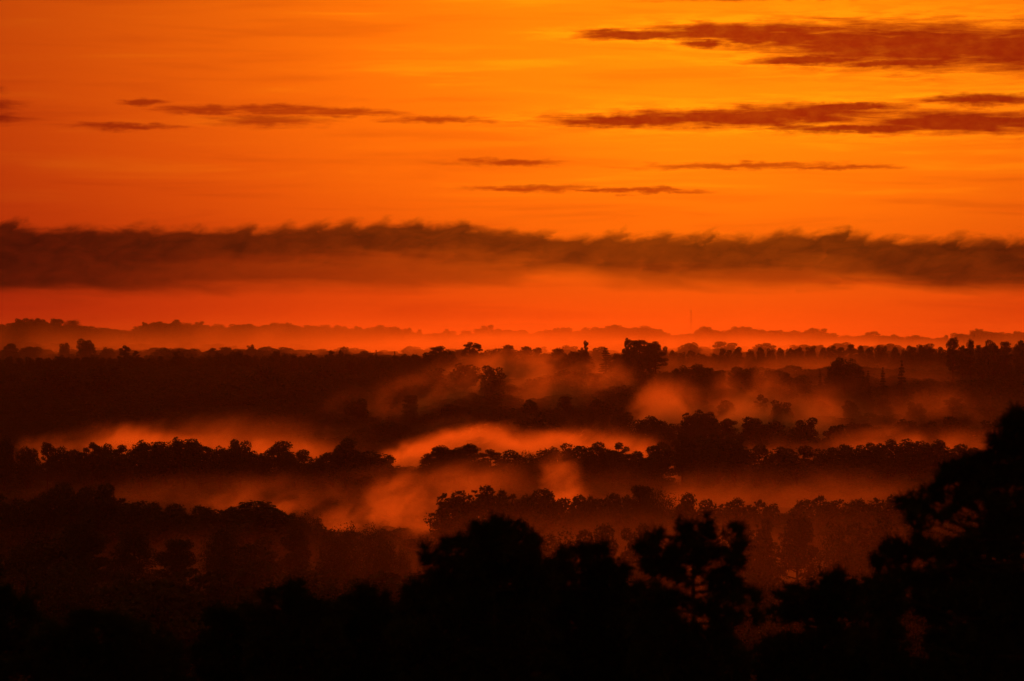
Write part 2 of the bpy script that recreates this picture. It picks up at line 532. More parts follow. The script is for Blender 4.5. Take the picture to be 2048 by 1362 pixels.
def plant(px, py, wpx, kind, d, where, group, label=None, var=None, tall=None, lean=0.0):
    """one tree whose top is seen at (px, py), wpx wide, standing on the ground at distance d"""
    p = P(px, py, d)
    g = float(ground(p[0], p[1]))
    hgt = max(p[2] - g, 7.0)
    _n_tree[0] += 1
    i = _n_tree[0]
    crown, trunk = SHAPES[kind][(i * 7 + int(px)) % len(SHAPES[kind]) if var is None else var % len(SHAPES[kind])]
    e = obj(KIND[kind], None)
    e.empty_display_size = 1.0
    e.location = (p[0], p[1], p[2] - hgt)
    wid = wpx / F * d / WIDE[kind]
    e.scale = (wid, wid, hgt / 18.0)
    e.rotation_euler = (0, lean, random.Random(i).uniform(0, 6.28) if not lean else 0)
    e['label'] = label or f'{LOOK[kind]} {where}'
    if not label:
        STANDS.setdefault((group, where), []).append((px, py, wpx, e, LOOK[kind]))
    e['category'] = 'tree'
    e['group'] = group
    obj('trunk', trunk, e)
    obj('crown', crown, e)
    return e


# ------------------------------------------------------------------ individual trees, stand by stand
R = random.Random(3)

# the far ridge under the sky
x = -40.0
while x < 2090:
    y = np.interp(x, [p[0] for p in SKY_FAR], [p[1] for p in SKY_FAR])
    w = R.uniform(20, 38)
    k = R.choice('BBBBBSFP')
    plant(x, y + R.uniform(-5, 4), w, k, FAR + R.uniform(-60, 60), 'on the far hazy ridge crest', 'trees along the far ridge crest')
    x += w * R.uniform(.7, 1.1)
for (px, py, w, k) in [(38, 636, 20, 'B'), (290, 643, 16, 'B'), (560, 690, 24, 'B'), (815, 655, 20, 'B'), (838, 658, 14, 'P'), (893, 657, 18, 'P'), (975, 649, 30, 'B'), (1411, 652, 28, 'B'),
                       (1490, 652, 36, 'B'), (1627, 655, 34, 'B'), (1745, 662, 40, 'B'), (1958, 656, 24, 'B'), (1893, 669, 14, 'P')]:
    plant(px, py, w, k, FAR - 40, 'on the far hazy ridge crest', 'trees along the far ridge crest')

# pale crowns half sunk in the mist between the far ridge and the near hillside
for (px, py, w, k) in [(20, 684, 44, 'B'), (60, 690, 40, 'B'), (128, 683, 24, 'B'), (172, 675, 38, 'B'), (215, 692, 30, 'B'), (330, 692, 50, 'B'), (385, 694, 40, 'B'), (425, 693, 30, 'P'), (502, 686, 20, 'B'),
                       (590, 696, 60, 'B'), (690, 690, 20, 'B'), (680, 702, 24, 'F'), (1080, 690, 40, 'B'), (1140, 688, 40, 'B'), (1200, 690, 40, 'B'), (1380, 682, 50, 'B'), (1450, 680, 60, 'B'), (1530, 683, 60, 'B'), (1600, 686, 50, 'B'),
                       (1680, 682, 50, 'B'), (1780, 684, 60, 'B'), (1850, 684, 50, 'B')]:
    plant(px, py + 2, w, k, 2350 + R.uniform(-80, 80), 'half sunk in mist behind the hillside', 'trees in the mist before the far ridge')

# the dark hillside crest
WH = 'on the long dark hillside crest'
GH = 'trees along the hillside crest'
x = -20.0
while x < 850:
    w = R.uniform(20, 30)
    plant(x, 713 + R.uniform(-4, 3) - (3 if x > 430 else 0), w, R.choice('BBPBBP'), 1700 + R.uniform(-25, 25), WH, GH)
    x += w * R.uniform(.6, .85)
for (px, py, w, k) in [(248, 690, 28, 'Q'), (273, 700, 22, 'Q'), (357, 700, 27, 'Q'), (440, 705, 28, 'B'), (473, 700, 32, 'B'), (552, 700, 26, 'B'), (618, 705, 18, 'B'), (662, 700, 22, 'Q'), (680, 699, 16, 'Q'),
                       (700, 706, 30, 'F')]:
    plant(px, py, w, k, 1690, 'poking above the dark hillside crest', 'taller trees on the hillside crest')
for (px, py) in [(752, 699), (789, 701)]:
    plant(px, py, 15, 'C', 1690, 'rising above the dark hillside crest', 'narrow conifers on the hillside crest')
WP = 'in the open group rising from crest mist'
GP = 'open pine group at the crest end'
for (px, py, w, k) in [(862, 700, 24, 'B'), (878, 691, 30, 'Q'), (895, 698, 22, 'B'), (937, 683, 20, 'Q'), (953, 685, 18, 'Q'), (945, 702, 22, 'P'), (985, 696, 26, 'B'), (1016, 689, 30, 'P'), (1000, 702, 30, 'B'), (1052, 692, 28, 'P'),
                       (1076, 694, 18, 'Q'), (1095, 706, 26, 'P'), (1118, 695, 24, 'P'), (1150, 700, 26, 'B'), (1165, 704, 30, 'P'), (1212, 694, 24, 'C'), (1235, 706, 26, 'P'), (1282, 679, 36, 'P'), (1262, 696, 30, 'B'),
                       (1312, 682, 24, 'Q'), (1298, 690, 30, 'P')]:
    plant(px, py, w * 1.85, k, 1580 + R.uniform(-40, 40), WP, GP)
plant(1171, 680, 18, 'Q', 1560, '', GP, label='slim pine with a small flat tuft standing taller than its misty neighbours', var=1)
plant(1253, 675, 20, 'Q', 1560, '', GP, label='tall dark pine with a small top beside the broad pine clump on the misty crest', var=0)
x = 1325.0
while x < 2070:
    w = R.uniform(20, 30)
    y = np.interp(x, [1325, 1360, 1420, 1480, 1560, 1700, 1850, 1900, 2070], [692, 700, 704, 694, 692, 690, 692, 694, 690])
    plant(x, y + R.uniform(-4, 4), w, R.choice('BBPBB'), 1720 + R.uniform(-25, 25), 'on the crest beyond the misty slope', 'trees along the crest beyond the misty slope')
    x += w * R.uniform(.65, .95)
for (px, py, w, k) in [(1906, 674, 34, 'P'), (1942, 677, 26, 'P'), (1925, 690, 30, 'B'), (1985, 679, 44, 'B'), (2012, 682, 36, 'P'), (2042, 680, 34, 'P'), (1965, 692, 34, 'B')]:
    plant(px, py, w, k, 1480 + R.uniform(-20, 20), 'in the dark clump above the misty slope', 'tall dark clump above the misty slope')

# trees scattered on the slope below the crest
WS = 'on the misty slope under the crest'
GS = 'trees scattered on the misty slope'
for (px, py, w, k) in [(1352, 736, 26, 'P'), (1386, 727, 44, 'B'), (1412, 734, 34, 'B'), (1437, 739, 26, 'B'), (1490, 733, 46, 'B'), (1525, 740, 40, 'B'), (1558, 740, 40, 'B'), (1640, 738, 14, 'C'), (1690, 714, 34, 'B'), (1672, 724, 30, 'B'), (1710, 726, 30, 'B'),
                       (1736, 739, 20, 'C'), (1766, 733, 22, 'C'), (1590, 750, 50, 'B'), (1850, 775, 36, 'B'), (1900, 772, 36, 'B'), (1940, 760, 44, 'B'), (1140, 738, 60, 'B'), (1175, 745, 60, 'B'), (1090, 752, 50, 'B'), (1250, 738, 50, 'B'), (1285, 742, 56, 'B'),
                       (1320, 752, 40, 'B'), (930, 726, 40, 'B'), (985, 730, 36, 'B'), (865, 735, 44, 'B'), (770, 722, 40, 'B'), (640, 728, 40, 'B'), (530, 730, 44, 'B'), (215, 728, 50, 'B'), (115, 732, 50, 'B'), (1610, 770, 50, 'B'), (1660, 775, 50, 'B'), (1730, 780, 50, 'B')]:
    plant(px, py, w * (1.6 if k == 'B' else 1.0), k, 1420 + R.uniform(-30, 30), WS, GS)
plant(1803, 719, 30, 'C', 1380, '', GS, label='lone tall conifer with bare gaps standing clear on the misty slope', var=0)

# the broken row of crowns standing in bright mist
W2 = 'rising out of the bright valley mist'
G2 = 'crowns rising out of the bright mist'
for (px, py, w, k) in [(575, 884, 34, 'B'), (620, 876, 40, 'B'), (722, 854, 36, 'B'), (775, 843, 62, 'B'), (745, 862, 40, 'B'), (838, 858, 42, 'S'), (870, 868, 30, 'S'), (915, 868, 46, 'S'), (985, 836, 44, 'P'), (1012, 842, 40, 'P'), (1060, 832, 60, 'B'), (1098, 822, 62, 'B'),
                       (1130, 836, 40, 'B'), (1158, 838, 30, 'Q'), (1183, 824, 24, 'P'), (1208, 830, 22, 'P'), (1242, 824, 46, 'B'), (1295, 832, 60, 'B'), (1330, 840, 60, 'B'), (1385, 826, 60, 'B'), (1412, 820, 50, 'B'), (1440, 838, 40, 'B'), (1458, 836, 36, 'P'),
                       (1508, 833, 54, 'B'), (1550, 841, 50, 'B'), (1612, 834, 52, 'B'), (1590, 850, 40, 'B'), (1672, 848, 46, 'B'), (1715, 844, 60, 'F'), (1745, 850, 50, 'B'), (1812, 838, 50, 'B'), (1860, 842, 50, 'B'), (1905, 832, 60, 'B'), (1940, 850, 50, 'B'), (1985, 840, 60, 'B'), (2030, 850, 60, 'B')]:
    plant(px, py, w * R.uniform(1.05, 1.35), k, 1200 + R.uniform(-30, 30), W2, G2)
plant(938, 846, 36, 'Q', 1190, '', G2, label='crooked pine with a forked top leaning over the brightest mist', var=1, lean=.10)

for i_, (px, py) in enumerate([(590, 892), (652, 886), (700, 874), (812, 882), (880, 886), (962, 868), (1045, 862), (1122, 864), (1198, 858), (1262, 866), (1335, 860), (1382, 856), (1450, 862), (1485, 868), (1562, 870),
                               (1640, 872), (1702, 868), (1782, 866), (1852, 870), (1925, 866)]):
    plant(px, py + R.uniform(-5, 5), R.uniform(38, 72), 'BPBSBQ'[i_ % 6], 1095 + R.uniform(-25, 25), 'wading in mist behind the dark tree line', 'trees wading in the mist')
for i_, (px, py) in enumerate([(715, 800), (820, 792), (902, 800), (984, 784), (1060, 802), (1132, 788), (1203, 802), (1402, 782), (1452, 792), (1520, 786), (1562, 794), (1642, 796), (1703, 802), (1765, 790), (1832, 800), (1905, 794), (1985, 800)]):
    plant(px, py + R.uniform(-8, 8), R.uniform(36, 64), 'BPBQBP'[i_ % 6], 1310 + R.uniform(-25, 25), 'low on the slope among thin wisps', 'trees low on the misty slope')

# the dark tree line across the valley
W3 = 'in the dark tree line across the valley'
G3 = 'dark tree line across the valley'
for (px, py, w, k) in [(8, 873, 40, 'B'), (55, 893, 40, 'B'), (95, 884, 34, 'P'), (125, 892, 44, 'B'), (183, 884, 40, 'Q'), (160, 898, 40, 'B'), (210, 886, 44, 'B'), (245, 889, 40, 'Q'), (225, 900, 50, 'B'), (300, 880, 74, 'F'), (282, 893, 60, 'B'), (368, 874, 56, 'F'),
                       (345, 890, 60, 'B'), (400, 884, 60, 'B'), (440, 892, 44, 'B'), (482, 878, 50, 'B'), (460, 892, 40, 'B'), (515, 902, 50, 'B'), (555, 882, 70, 'B'), (590, 898, 50, 'B'), (635, 908, 50, 'B'), (690, 876, 56, 'B'), (665, 898, 56, 'B'), (735, 900, 70, 'B'),
                       (765, 912, 60, 'B'), (855, 906, 40, 'P'), (885, 890, 50, 'P'), (935, 887, 56, 'P'), (910, 898, 60, 'P'), (985, 898, 50, 'Q'), (1020, 900, 60, 'B'), (1060, 900, 44, 'S'), (1100, 894, 60, 'B'), (1150, 886, 70, 'B'), (1190, 884, 50, 'B'),
                       (1237, 884, 40, 'Q'), (1225, 896, 60, 'B'), (1270, 902, 60, 'B'), (1300, 912, 40, 'B'), (1322, 884, 50, 'B'), (1365, 866, 44, 'P'), (1398, 872, 44, 'B'), (1435, 867, 60, 'B'), (1470, 872, 50, 'B'), (1510, 888, 60, 'B'), (1552, 892, 50, 'B'),
                       (1595, 890, 52, 'B'), (1650, 894, 56, 'B'), (1700, 888, 56, 'B'), (1740, 884, 60, 'B'), (1775, 878, 60, 'B'), (1825, 878, 60, 'B'), (1870, 880, 60, 'B'), (1915, 888, 60, 'B'), (1965, 894, 60, 'B'), (2020, 890, 60, 'B')]:
    plant(px, py, w * R.uniform(1.15, 1.5), k, 900 + R.uniform(-20, 20), W3, G3)

# the near dark rise
W4 = 'on the near dark rise'
G4 = 'trees on the near dark rise'
for (px, py, w, k) in [(-10, 990, 60, 'B'), (35, 1000, 70, 'B'), (75, 985, 50, 'B'), (112, 964, 66, 'B'), (150, 972, 54, 'B'), (190, 967, 56, 'B'), (215, 984, 50, 'B'), (265, 998, 70, 'B'), (305, 1002, 50, 'B'), (340, 1008, 50, 'B'), (372, 1022, 44, 'B'),
                       (412, 1010, 50, 'B'), (452, 1014, 60, 'B'), (510, 1004, 90, 'B'), (480, 1016, 60, 'B'), (545, 1018, 60, 'B'), (578, 1022, 40, 'B'), (602, 1020, 36, 'S'), (632, 1026, 20, 'S'), (625, 1046, 60, 'B'), (590, 1040, 60, 'B'),
                       (905, 988, 60, 'B'), (955, 970, 60, 'B'), (1000, 980, 50, 'B'), (1040, 990, 50, 'B'), (1065, 978, 60, 'B'), (1100, 982, 40, 'B'), (1140, 990, 44, 'B'), (1175, 992, 36, 'B'), (1208, 986, 50, 'B'), (1204, 1020, 40, 'B'), (1240, 990, 40, 'B'), (1275, 970, 44, 'P'),
                       (1305, 972, 40, 'S'), (1335, 980, 50, 'S'), (1370, 992, 50, 'B'), (1420, 1000, 60, 'B'), (1480, 1002, 60, 'B'), (1540, 1000, 60, 'B'), (1600, 998, 60, 'B'), (1660, 992, 70, 'B'), (1720, 1000, 60, 'B'), (1780, 996, 60, 'B')]:
    plant(px, py + (R.uniform(-9, 12) if px > 1330 else 0), w * R.uniform(1.2, 2.1), k, 560 + R.uniform(-15, 15), W4, G4)

for (px, py, w, k) in [(660, 1060, 70, 'S'), (695, 1044, 80, 'S'), (742, 1047, 80, 'S'), (772, 1068, 56, 'S'), (806, 1092, 46, 'S'), (862, 1072, 60, 'S')]:
    plant(px, py, w, k, 450 + R.uniform(-10, 10), 'in the twiggy clump against near mist', 'twiggy clump before the near mist')
for d_, y_, st, wl, wh, sp_ in ((440, 1062, 78, 90, 150, 'on the near rise behind the foreground pines'), (310, 1128, 120, 140, 230, 'just behind the foreground pines')):
    x = -40.0
    while x < 2000:
        if not (630 < x < 880 and d_ > 400):
            plant(x, y_ + R.uniform(-24, 26) - (14 if x > 1000 and d_ > 400 else 0), R.uniform(wl, wh), R.choice('BBBSP'), d_ + R.uniform(-25, 25), sp_, 'trees ' + sp_)
        x += st * R.uniform(.7, 1.3)

# what sets each tree apart from the others of its stand: its breadth and how it stands to its neighbours
for (gr_, where_), lst in STANDS.items():
    lst.sort(key=lambda q: q[0])
    ws = sorted(q[2] for q in lst)
    lo_, hi_ = ws[len(ws) // 3], ws[2 * len(ws) // 3]
    for i_, (px, py, w, e_, look_) in enumerate(lst):
        nb_ = [lst[j_][1] for j_ in (i_ - 1, i_ + 1) if 0 <= j_ < len(lst)]
        dy = py - sum(nb_) / max(1, len(nb_))
        rel = 'overtopping its neighbours' if dy < -3 else 'lower than its neighbours' if dy > 3 else 'level with its neighbours'
        size = 'narrow' if w < lo_ else 'broad' if w > hi_ else 'medium'
        e_['label'] = f'{size} {look_} {where_}, {rel}'

# ------------------------------------------------------------------ the woods that fill the slopes (nobody could count them)


def wood(name, label, pts, kinds):
    """pts: (n, 6) x y z width-scale height-scale rotation; crowns are set on the points"""
    me = bpy.data.meshes.new(name)
    me.vertices.add(len(pts))
    me.vertices.foreach_set('co', np.ascontiguousarray(pts[:, :3], dtype=np.float32).ravel())
    sc_at = me.attributes.new('size', 'FLOAT_VECTOR', 'POINT')
    sc_at.data.foreach_set('vector', np.ascontiguousarray(pts[:, [3, 3, 4]], dtype=np.float32).ravel())
    ro = me.attributes.new('turn', 'FLOAT_VECTOR', 'POINT')
    rv = np.zeros((len(pts), 3), dtype=np.float32)
    rv[:, 2] = pts[:, 5]
    ro.data.foreach_set('vector', rv.ravel())
    var = me.attributes.new('variant', 'INT', 'POINT')
    var.data.foreach_set('value', rng.integers(0, len(kinds), len(pts)).astype(np.int32))
    o = obj(name, me, kind='stuff', label=label, category='woodland')
    ng = bpy.data.node_groups.new(name, 'GeometryNodeTree')
    ng.interface.new_socket('Geometry', in_out='INPUT', socket_type='NodeSocketGeometry')
    ng.interface.new_socket('Geometry', in_out='OUTPUT', socket_type='NodeSocketGeometry')
    N, L = ng.nodes, ng.links
    gi, go = N.new('NodeGroupInput'), N.new('NodeGroupOutput')
    jn = N.new('GeometryNodeJoinGeometry')

    def attr(nm, ty):
        a = N.new('GeometryNodeInputNamedAttribute')
        a.data_type = ty
        a.inputs['Name'].default_value = nm
        return a.outputs[0]
    s_, r_, v_ = attr('size', 'FLOAT_VECTOR'), attr('turn', 'FLOAT_VECTOR'), attr('variant', 'INT')
    for k, src in enumerate(kinds):
        oi = N.new('GeometryNodeObjectInfo')
        oi.inputs['Object'].default_value = src
        oi.transform_space = 'ORIGINAL'
        eq = N.new('FunctionNodeCompare')
        eq.data_type = 'INT'
        eq.operation = 'EQUAL'
        L.new(v_, eq.inputs[2])
        eq.inputs[3].default_value = k
        ip = N.new('GeometryNodeInstanceOnPoints')
        L.new(gi.outputs[0], ip.inputs['Points'])
        L.new(eq.outputs[0], ip.inputs['Selection'])
        L.new(oi.outputs['Geometry'], ip.inputs['Instance'])
        L.new(r_, ip.inputs['Rotation'])
        L.new(s_, ip.inputs['Scale'])
        L.new(ip.outputs[0], jn.inputs[0])
    L.new(jn.outputs[0], go.inputs[0])
    md = o.modifiers.new('crowns', 'NODES')
    md.node_group = ng
    return o


def crown_of(me):
    return next(o for o in COL.objects if o.data == me)


def scatter(y0, y1, step, hfun, wmin, wmax, margin=1.25):
    out = []
    y = y0
    while y < y1:
        half = 0.177 * y * margin + 25
        xs = np.arange(-half, half, step * (1 + (y - y0) * 0.0)) + rng.uniform(-.5, .5) * step
        xs = xs + rng.uniform(-.45, .45, len(xs)) * step
        ys = y + rng.uniform(-.5, .5, len(xs)) * step
        zs = ground(xs, ys)
        hh = hfun(xs, ys) * rng.uniform(0.72, 1.25, len(xs)) * (.9 + .22 * np.sin(xs * .06 + 1.7 * np.sin(ys * .035)) * np.sin(ys * .05 + xs * .021))
        out.append(np.stack([xs, ys, zs, rng.uniform(wmin, wmax, len(xs)) / 8.6, hh / 18.0, rng.uniform(0, 6.28, len(xs))], -1))
        y += step * 0.85
    return np.concatenate(out)


KB = [crown_of(SHAPES['B'][i][0]) for i in (0, 1, 2, 3, 5)] + [crown_of(SHAPES['P'][1][0])]
wood('valley_wood', 'dark continuous woodland covering the valley floor and near rise', scatter(110, 1290, 8.5, lambda x, y: np.interp(y, [110, 300, 500, 600, 830, 960, 1300], [6, 6, 7, 8, 7, 7, 9]) + 0 * x, 9, 14), KB)
wood('hillside_wood', 'dark woodland covering the long hillside below its crest', scatter(1290, 1960, 9.0, lambda x, y: np.interp(y, [1290, 1500, 1620, 1960], [11, 10, 7.5, 8]) + 0 * x, 11, 16), KB)
wood('far_ridge_wood', 'hazy woodland covering the far ridge slopes', scatter(2000, 3560, 17.0, lambda x, y: 13 + 0 * x, 16, 24, 1.1), KB)

# ------------------------------------------------------------------ small far things
# radio mast on the far ridge
b, t = P(1382, 664, FAR + 60), P(1382, 614, FAR + 60)
gz = float(ground(b[0], b[1]))
mast = obj('radio_mast', None, label='thin lattice radio mast standing above the far ridge', category='mast')
mast.location = (b[0], b[1], gz)
mh = t[2] - gz
parts = []
for k in range(3):
    a = k * 2.094
    parts.append(tube([[.5 * math.cos(a), .5 * math.sin(a), 0], [.5 * math.cos(a), .5 * math.sin(a), mh * .93]], [.06, .06], 5))
obj('lattice_legs', mesh_from('lattice_legs', *[(lambda q: (q[0], [q[1]]))(join(parts))][0], M_STEEL), mast)
parts = []
n = int(mh / 1.4)
for i in range(n):
    z0, z1 = mh * .93 * i / n, mh * .93 * (i + 1) / n
    for k in range(3):
        a, a2 = k * 2.094, (k + 1) * 2.094
        parts.append(tube([[.5 * math.cos(a), .5 * math.sin(a), z0], [.5 * math.cos(a2), .5 * math.sin(a2), z1]], [.04, .04], 3))
v, f = join(parts)
obj('bracing', mesh_from('bracing', v, [f], M_STEEL), mast)
v, f = tube([[0, 0, mh * .90], [0, 0, mh]], [.1, .05], 6)
obj('antenna', mesh_from('antenna', v, [f], M_STEEL), mast)

# pale dead stem among the trees of the near rise
p = P(1204, 1004, 600)
g = float(ground(p[0], p[1]))
v, f = tube([[0, 0, -.5], [.05, 0, (p[2] - g) * .5], [.25, 0, (p[2] - g) * .85], [.3, 0, p[2] - g]], [.30, .25, .2, .05], 7)
v2, f2 = tube([[.22, 0, (p[2] - g) * .8], [.9, .2, (p[2] - g) * .93]], [.09, .03], 5)
sn = obj('dead_tree', None, label='pale bare dead stem among dark crowns on the near rise', category='tree')
sn.location = (p[0], p[1], g)
obj('trunk', mesh_from('snag_trunk', v, [f], M_SNAG, True), sn)
obj('branch', mesh_from('snag_branch', v2, [f2], M_SNAG, True), sn)

# ------------------------------------------------------------------ foreground pines, only their tops in the picture


def needles(c, dirn, r, n=34, length=.20, width=.013):
    """a tuft of needles round a twig end"""
    d = r.normal(size=(n, 3)) + dirn * .7
    d /= np.linalg.norm(d, axis=1)[:, None]
    s = np.cross(d, r.normal(size=(n, 3)))
    s /= np.linalg.norm(s, axis=1)[:, None]
    Ln = length * r.uniform(.7, 1.15, (n, 1))
    tri = np.stack([c + s * width, c - s * width, c + d * Ln], 1).reshape(-1, 3)
    return tri, np.arange(n * 3).reshape(n, 3)


def near_pine(trunk_px, d, blobs, label, seed, top_py=None, tuft=.16, dens=1.25, group='pines in the foreground', spread=1.0):
    """blobs: (px, py, radius_px) masses of needles, each on its own branch; the stem runs down to the ground"""
    r = np.random.default_rng(seed)
    base = P(trunk_px, 1000, d)
    gx_, gy_ = base[0], base[1]
    gz_ = float(ground(gx_, gy_))
    org = np.array([gx_, gy_, gz_])
    if top_py is None:
        top_py = min(b_[1] for b_ in blobs) + 10
    topz = P(trunk_px, top_py, d)[2] - gz_
    tips, fol, limbs = [], [], []
    Z = np.array([-1.0, 0, topz * .4, topz * .75, topz * .93, topz])
    tp = np.stack([np.zeros(6) + r.normal(size=6) * [0, 0, .08, .06, .03, 0], r.normal(size=6) * [0, 0, .08, .06, .03, 0], Z], -1)
    limbs.append(tube(tp, [.24, .22, .16, .09, .04, .012], 7))
    all_blobs = []
    for (px, py, rp) in blobs:
        c = P(px, py, d) - org
        rm = rp / F * d
        c[1] += r.uniform(-.5, .5) * spread * max(.6, abs(c[0]))
        all_blobs.append((c, rm))
    # the rest of the crown, below the picture
    zz = min(c[2] for c, _ in all_blobs) - .25
    while zz > topz * .55:
        R_ = 2.3 * r.uniform(.6, 1.1)
        th = r.uniform(0, 6.28)
        all_blobs.append((np.array([math.cos(th) * R_, math.sin(th) * R_, zz]), .42))
        zz -= .22
    for c, rm in all_blobs:
        za = min(c[2] - .10 * abs(np.hypot(c[0], c[1])) - .10, topz - .1)
        a = np.array([np.interp(za, tp[:, 2], tp[:, 0]), np.interp(za, tp[:, 2], tp[:, 1]), za])
        mid = a * .45 + c * .55 + [0, 0, -.10 * np.hypot(c[0], c[1])]
        limbs.append(tube([a, mid, c], [.022, .014, .006], 4))
        nt_ = max(4, int(dens * 9 * (rm / tuft) ** 2))
        ax = np.array([r.uniform(.75, 1.35), r.uniform(.75, 1.35), r.uniform(.6, 1.05)])
        along = c - a
        along /= np.linalg.norm(along) + 1e-6
        for _ in range(nt_):
            o_ = r.normal(size=3)
            o_ /= np.linalg.norm(o_)
            rr = rm * r.uniform(.1, 1) ** .55 * (1.0 if r.uniform() < .85 else 1.35)
            q = c + o_ * rr * ax * .85
            dr_ = along * .9 + o_ * .5 + np.array([0, 0, .5])
            fol.append(needles(q, dr_, r, n=int(r.integers(22, 44)), length=tuft * r.uniform(.7, 1.5), width=.011))
            if r.uniform() < .45:
                limbs.append(tube([c * .6 + q * .4, q], [.008, .004], 3))
        for _ in range(3):      # short sprays along the branch
            tt = r.uniform(.45, .95)
            q = a * (1 - tt) + c * tt + r.normal(size=3) * .07
            fol.append(needles(q, along + [0, 0, .5], r, n=20, length=tuft * r.uniform(.6, 1.1), width=.010))
    e = obj('pine_tree', None, label=label, category='tree', group=group)
    e.location = org
    v, f = join(limbs)
    obj('trunk', mesh_from('near_pine_trunk', v, [f], M_BARK, True), e)
    v, f = join(fol)
    obj('crown', mesh_from('near_pine_crown', v, [f], M_PINE), e)
    return e


def fill(x0, x1, ytop, ybot, step, rp, seed):
    """masses spread under a silhouette line ytop = [(px, py), ...]"""
    r = random.Random(seed)
    out = []
    xs = [q[0] for q in ytop]
    ys = [q[1] for q in ytop]
    x_ = x0
    while x_ <= x1:
        yt = float(np.interp(x_, xs, ys))
        y_ = yt + rp * .8
        while y_ < ybot:
            out.append((x_ + r.uniform(-.3, .3) * step, y_, rp * r.uniform(.85, 1.15)))
            y_ += step * r.uniform(.8, 1.1)
        x_ += step * r.uniform(.8, 1.05)
    return out


near_pine(-50, 44, fill(-60, 40, [(-60, 1150), (0, 1165), (45, 1185), (60, 1230)], 1310, 34, 30, 1) + [(30, 1330, 26), (-10, 1350, 40)],
          'black pine crown edge beside the rounded foreground crown', 101)
near_pine(205, 42, fill(70, 380, [(60, 1300), (75, 1250), (110, 1243), (160, 1232), (185, 1213), (220, 1226), (260, 1245), (300, 1262), (345, 1285), (390, 1345)], 1420, 38, 34, 2),
          'broad rounded black pine crown in front of the dark rise', 102)
near_pine(455, 45, fill(440, 520, [(395, 1290), (440, 1210), (455, 1215), (520, 1230)], 1420, 36, 30, 3) + [(445, 1225, 24), (480, 1240, 26), (350, 1290, 22), (400, 1300, 26), (420, 1340, 34)],
          'low black pine top with two upright tufts', 103)
near_pine(575, 43, fill(520, 660, [(510, 1230), (525, 1185), (545, 1190), (560, 1225), (580, 1170), (605, 1172), (625, 1195), (660, 1210)], 1420, 36, 30, 4) + [(535, 1195, 22), (590, 1182, 28)],
          'black pine top with blocky tufts left of the tallest foreground pine', 104)
near_pine(720, 44, fill(660, 800, [(655, 1215), (670, 1185), (700, 1192), (730, 1172), (760, 1195), (800, 1210)], 1420, 36, 30, 5),
          'low black pine top crowded against the tallest foreground pine', 105)
near_pine(985, 41, [(990, 1052, 26), (958, 1062, 28), (1020, 1056, 26), (1045, 1078, 28), (925, 1085, 26), (900, 1092, 22), (1062, 1100, 28), (855, 1108, 22), (880, 1120, 20), (975, 1085, 36), (1010, 1100, 38), (940, 1120, 36), (1080, 1130, 26)]
          + fill(820, 1085, [(800, 1190), (830, 1150), (880, 1135), (930, 1110), (1000, 1095), (1060, 1110), (1095, 1150)], 1420, 38, 33, 6),
          'dense domed black pine crown, the tallest of the foreground centre', 106)
near_pine(1165, 43, [(1160, 1098, 22), (1185, 1096, 22), (1205, 1100, 18), (1130, 1112, 20), (1240, 1135, 20)] + fill(1105, 1260, [(1095, 1150), (1120, 1115), (1200, 1105), (1230, 1140), (1265, 1150)], 1420, 37, 31, 7),
          'small square-topped black pine between the domed crown and the open pine', 107)
near_pine(1385, 40, [(1318, 1075, 20), (1290, 1098, 24), (1308, 1105, 20), (1368, 1055, 22), (1372, 1078, 24), (1408, 1052, 22), (1412, 1078, 18), (1465, 1068, 24), (1462, 1095, 26), (1345, 1110, 26), (1392, 1100, 22), (1430, 1108, 22), (1370, 1110, 20),
                     (1320, 1140, 28), (1300, 1130, 24), (1355, 1150, 26), (1400, 1140, 20), (1440, 1150, 26), (1470, 1125, 22), (1478, 1160, 20), (1430, 1180, 26), (1465, 1190, 22), (1330, 1185, 26), (1300, 1200, 26), (1360, 1205, 24), (1508, 1195, 20),
                     (1415, 1215, 26), (1460, 1225, 28), (1330, 1240, 24), (1290, 1250, 30), (1370, 1260, 30), (1435, 1265, 28), (1500, 1235, 18), (1320, 1290, 34), (1360, 1310, 40), (1400, 1320, 36), (1290, 1320, 40), (1450, 1290, 24), (1480, 1330, 26), (1400, 1360, 50), (1340, 1370, 50)],
          'open black pine with separate upright tufts and visible stem', 108, top_py=1050, spread=.7)
near_pine(1290, 47, fill(1255, 1330, [(1240, 1175), (1290, 1160), (1340, 1190)], 1420, 40, 34, 31) + fill(1330, 1500, [(1320, 1270), (1420, 1250), (1510, 1290)], 1420, 40, 36, 32),
          'low black pine crown crowding the open pine from behind', 111)
near_pine(1640, 44, fill(1570, 1760, [(1555, 1240), (1575, 1190), (1600, 1165), (1635, 1160), (1665, 1142), (1690, 1145), (1710, 1165), (1760, 1170)], 1250, 36, 32, 9)
          + fill(1540, 1760, [(1520, 1290), (1560, 1265), (1760, 1250)], 1420, 40, 34, 10),
          'broad black pine crown leaning against the big foreground pine', 109)
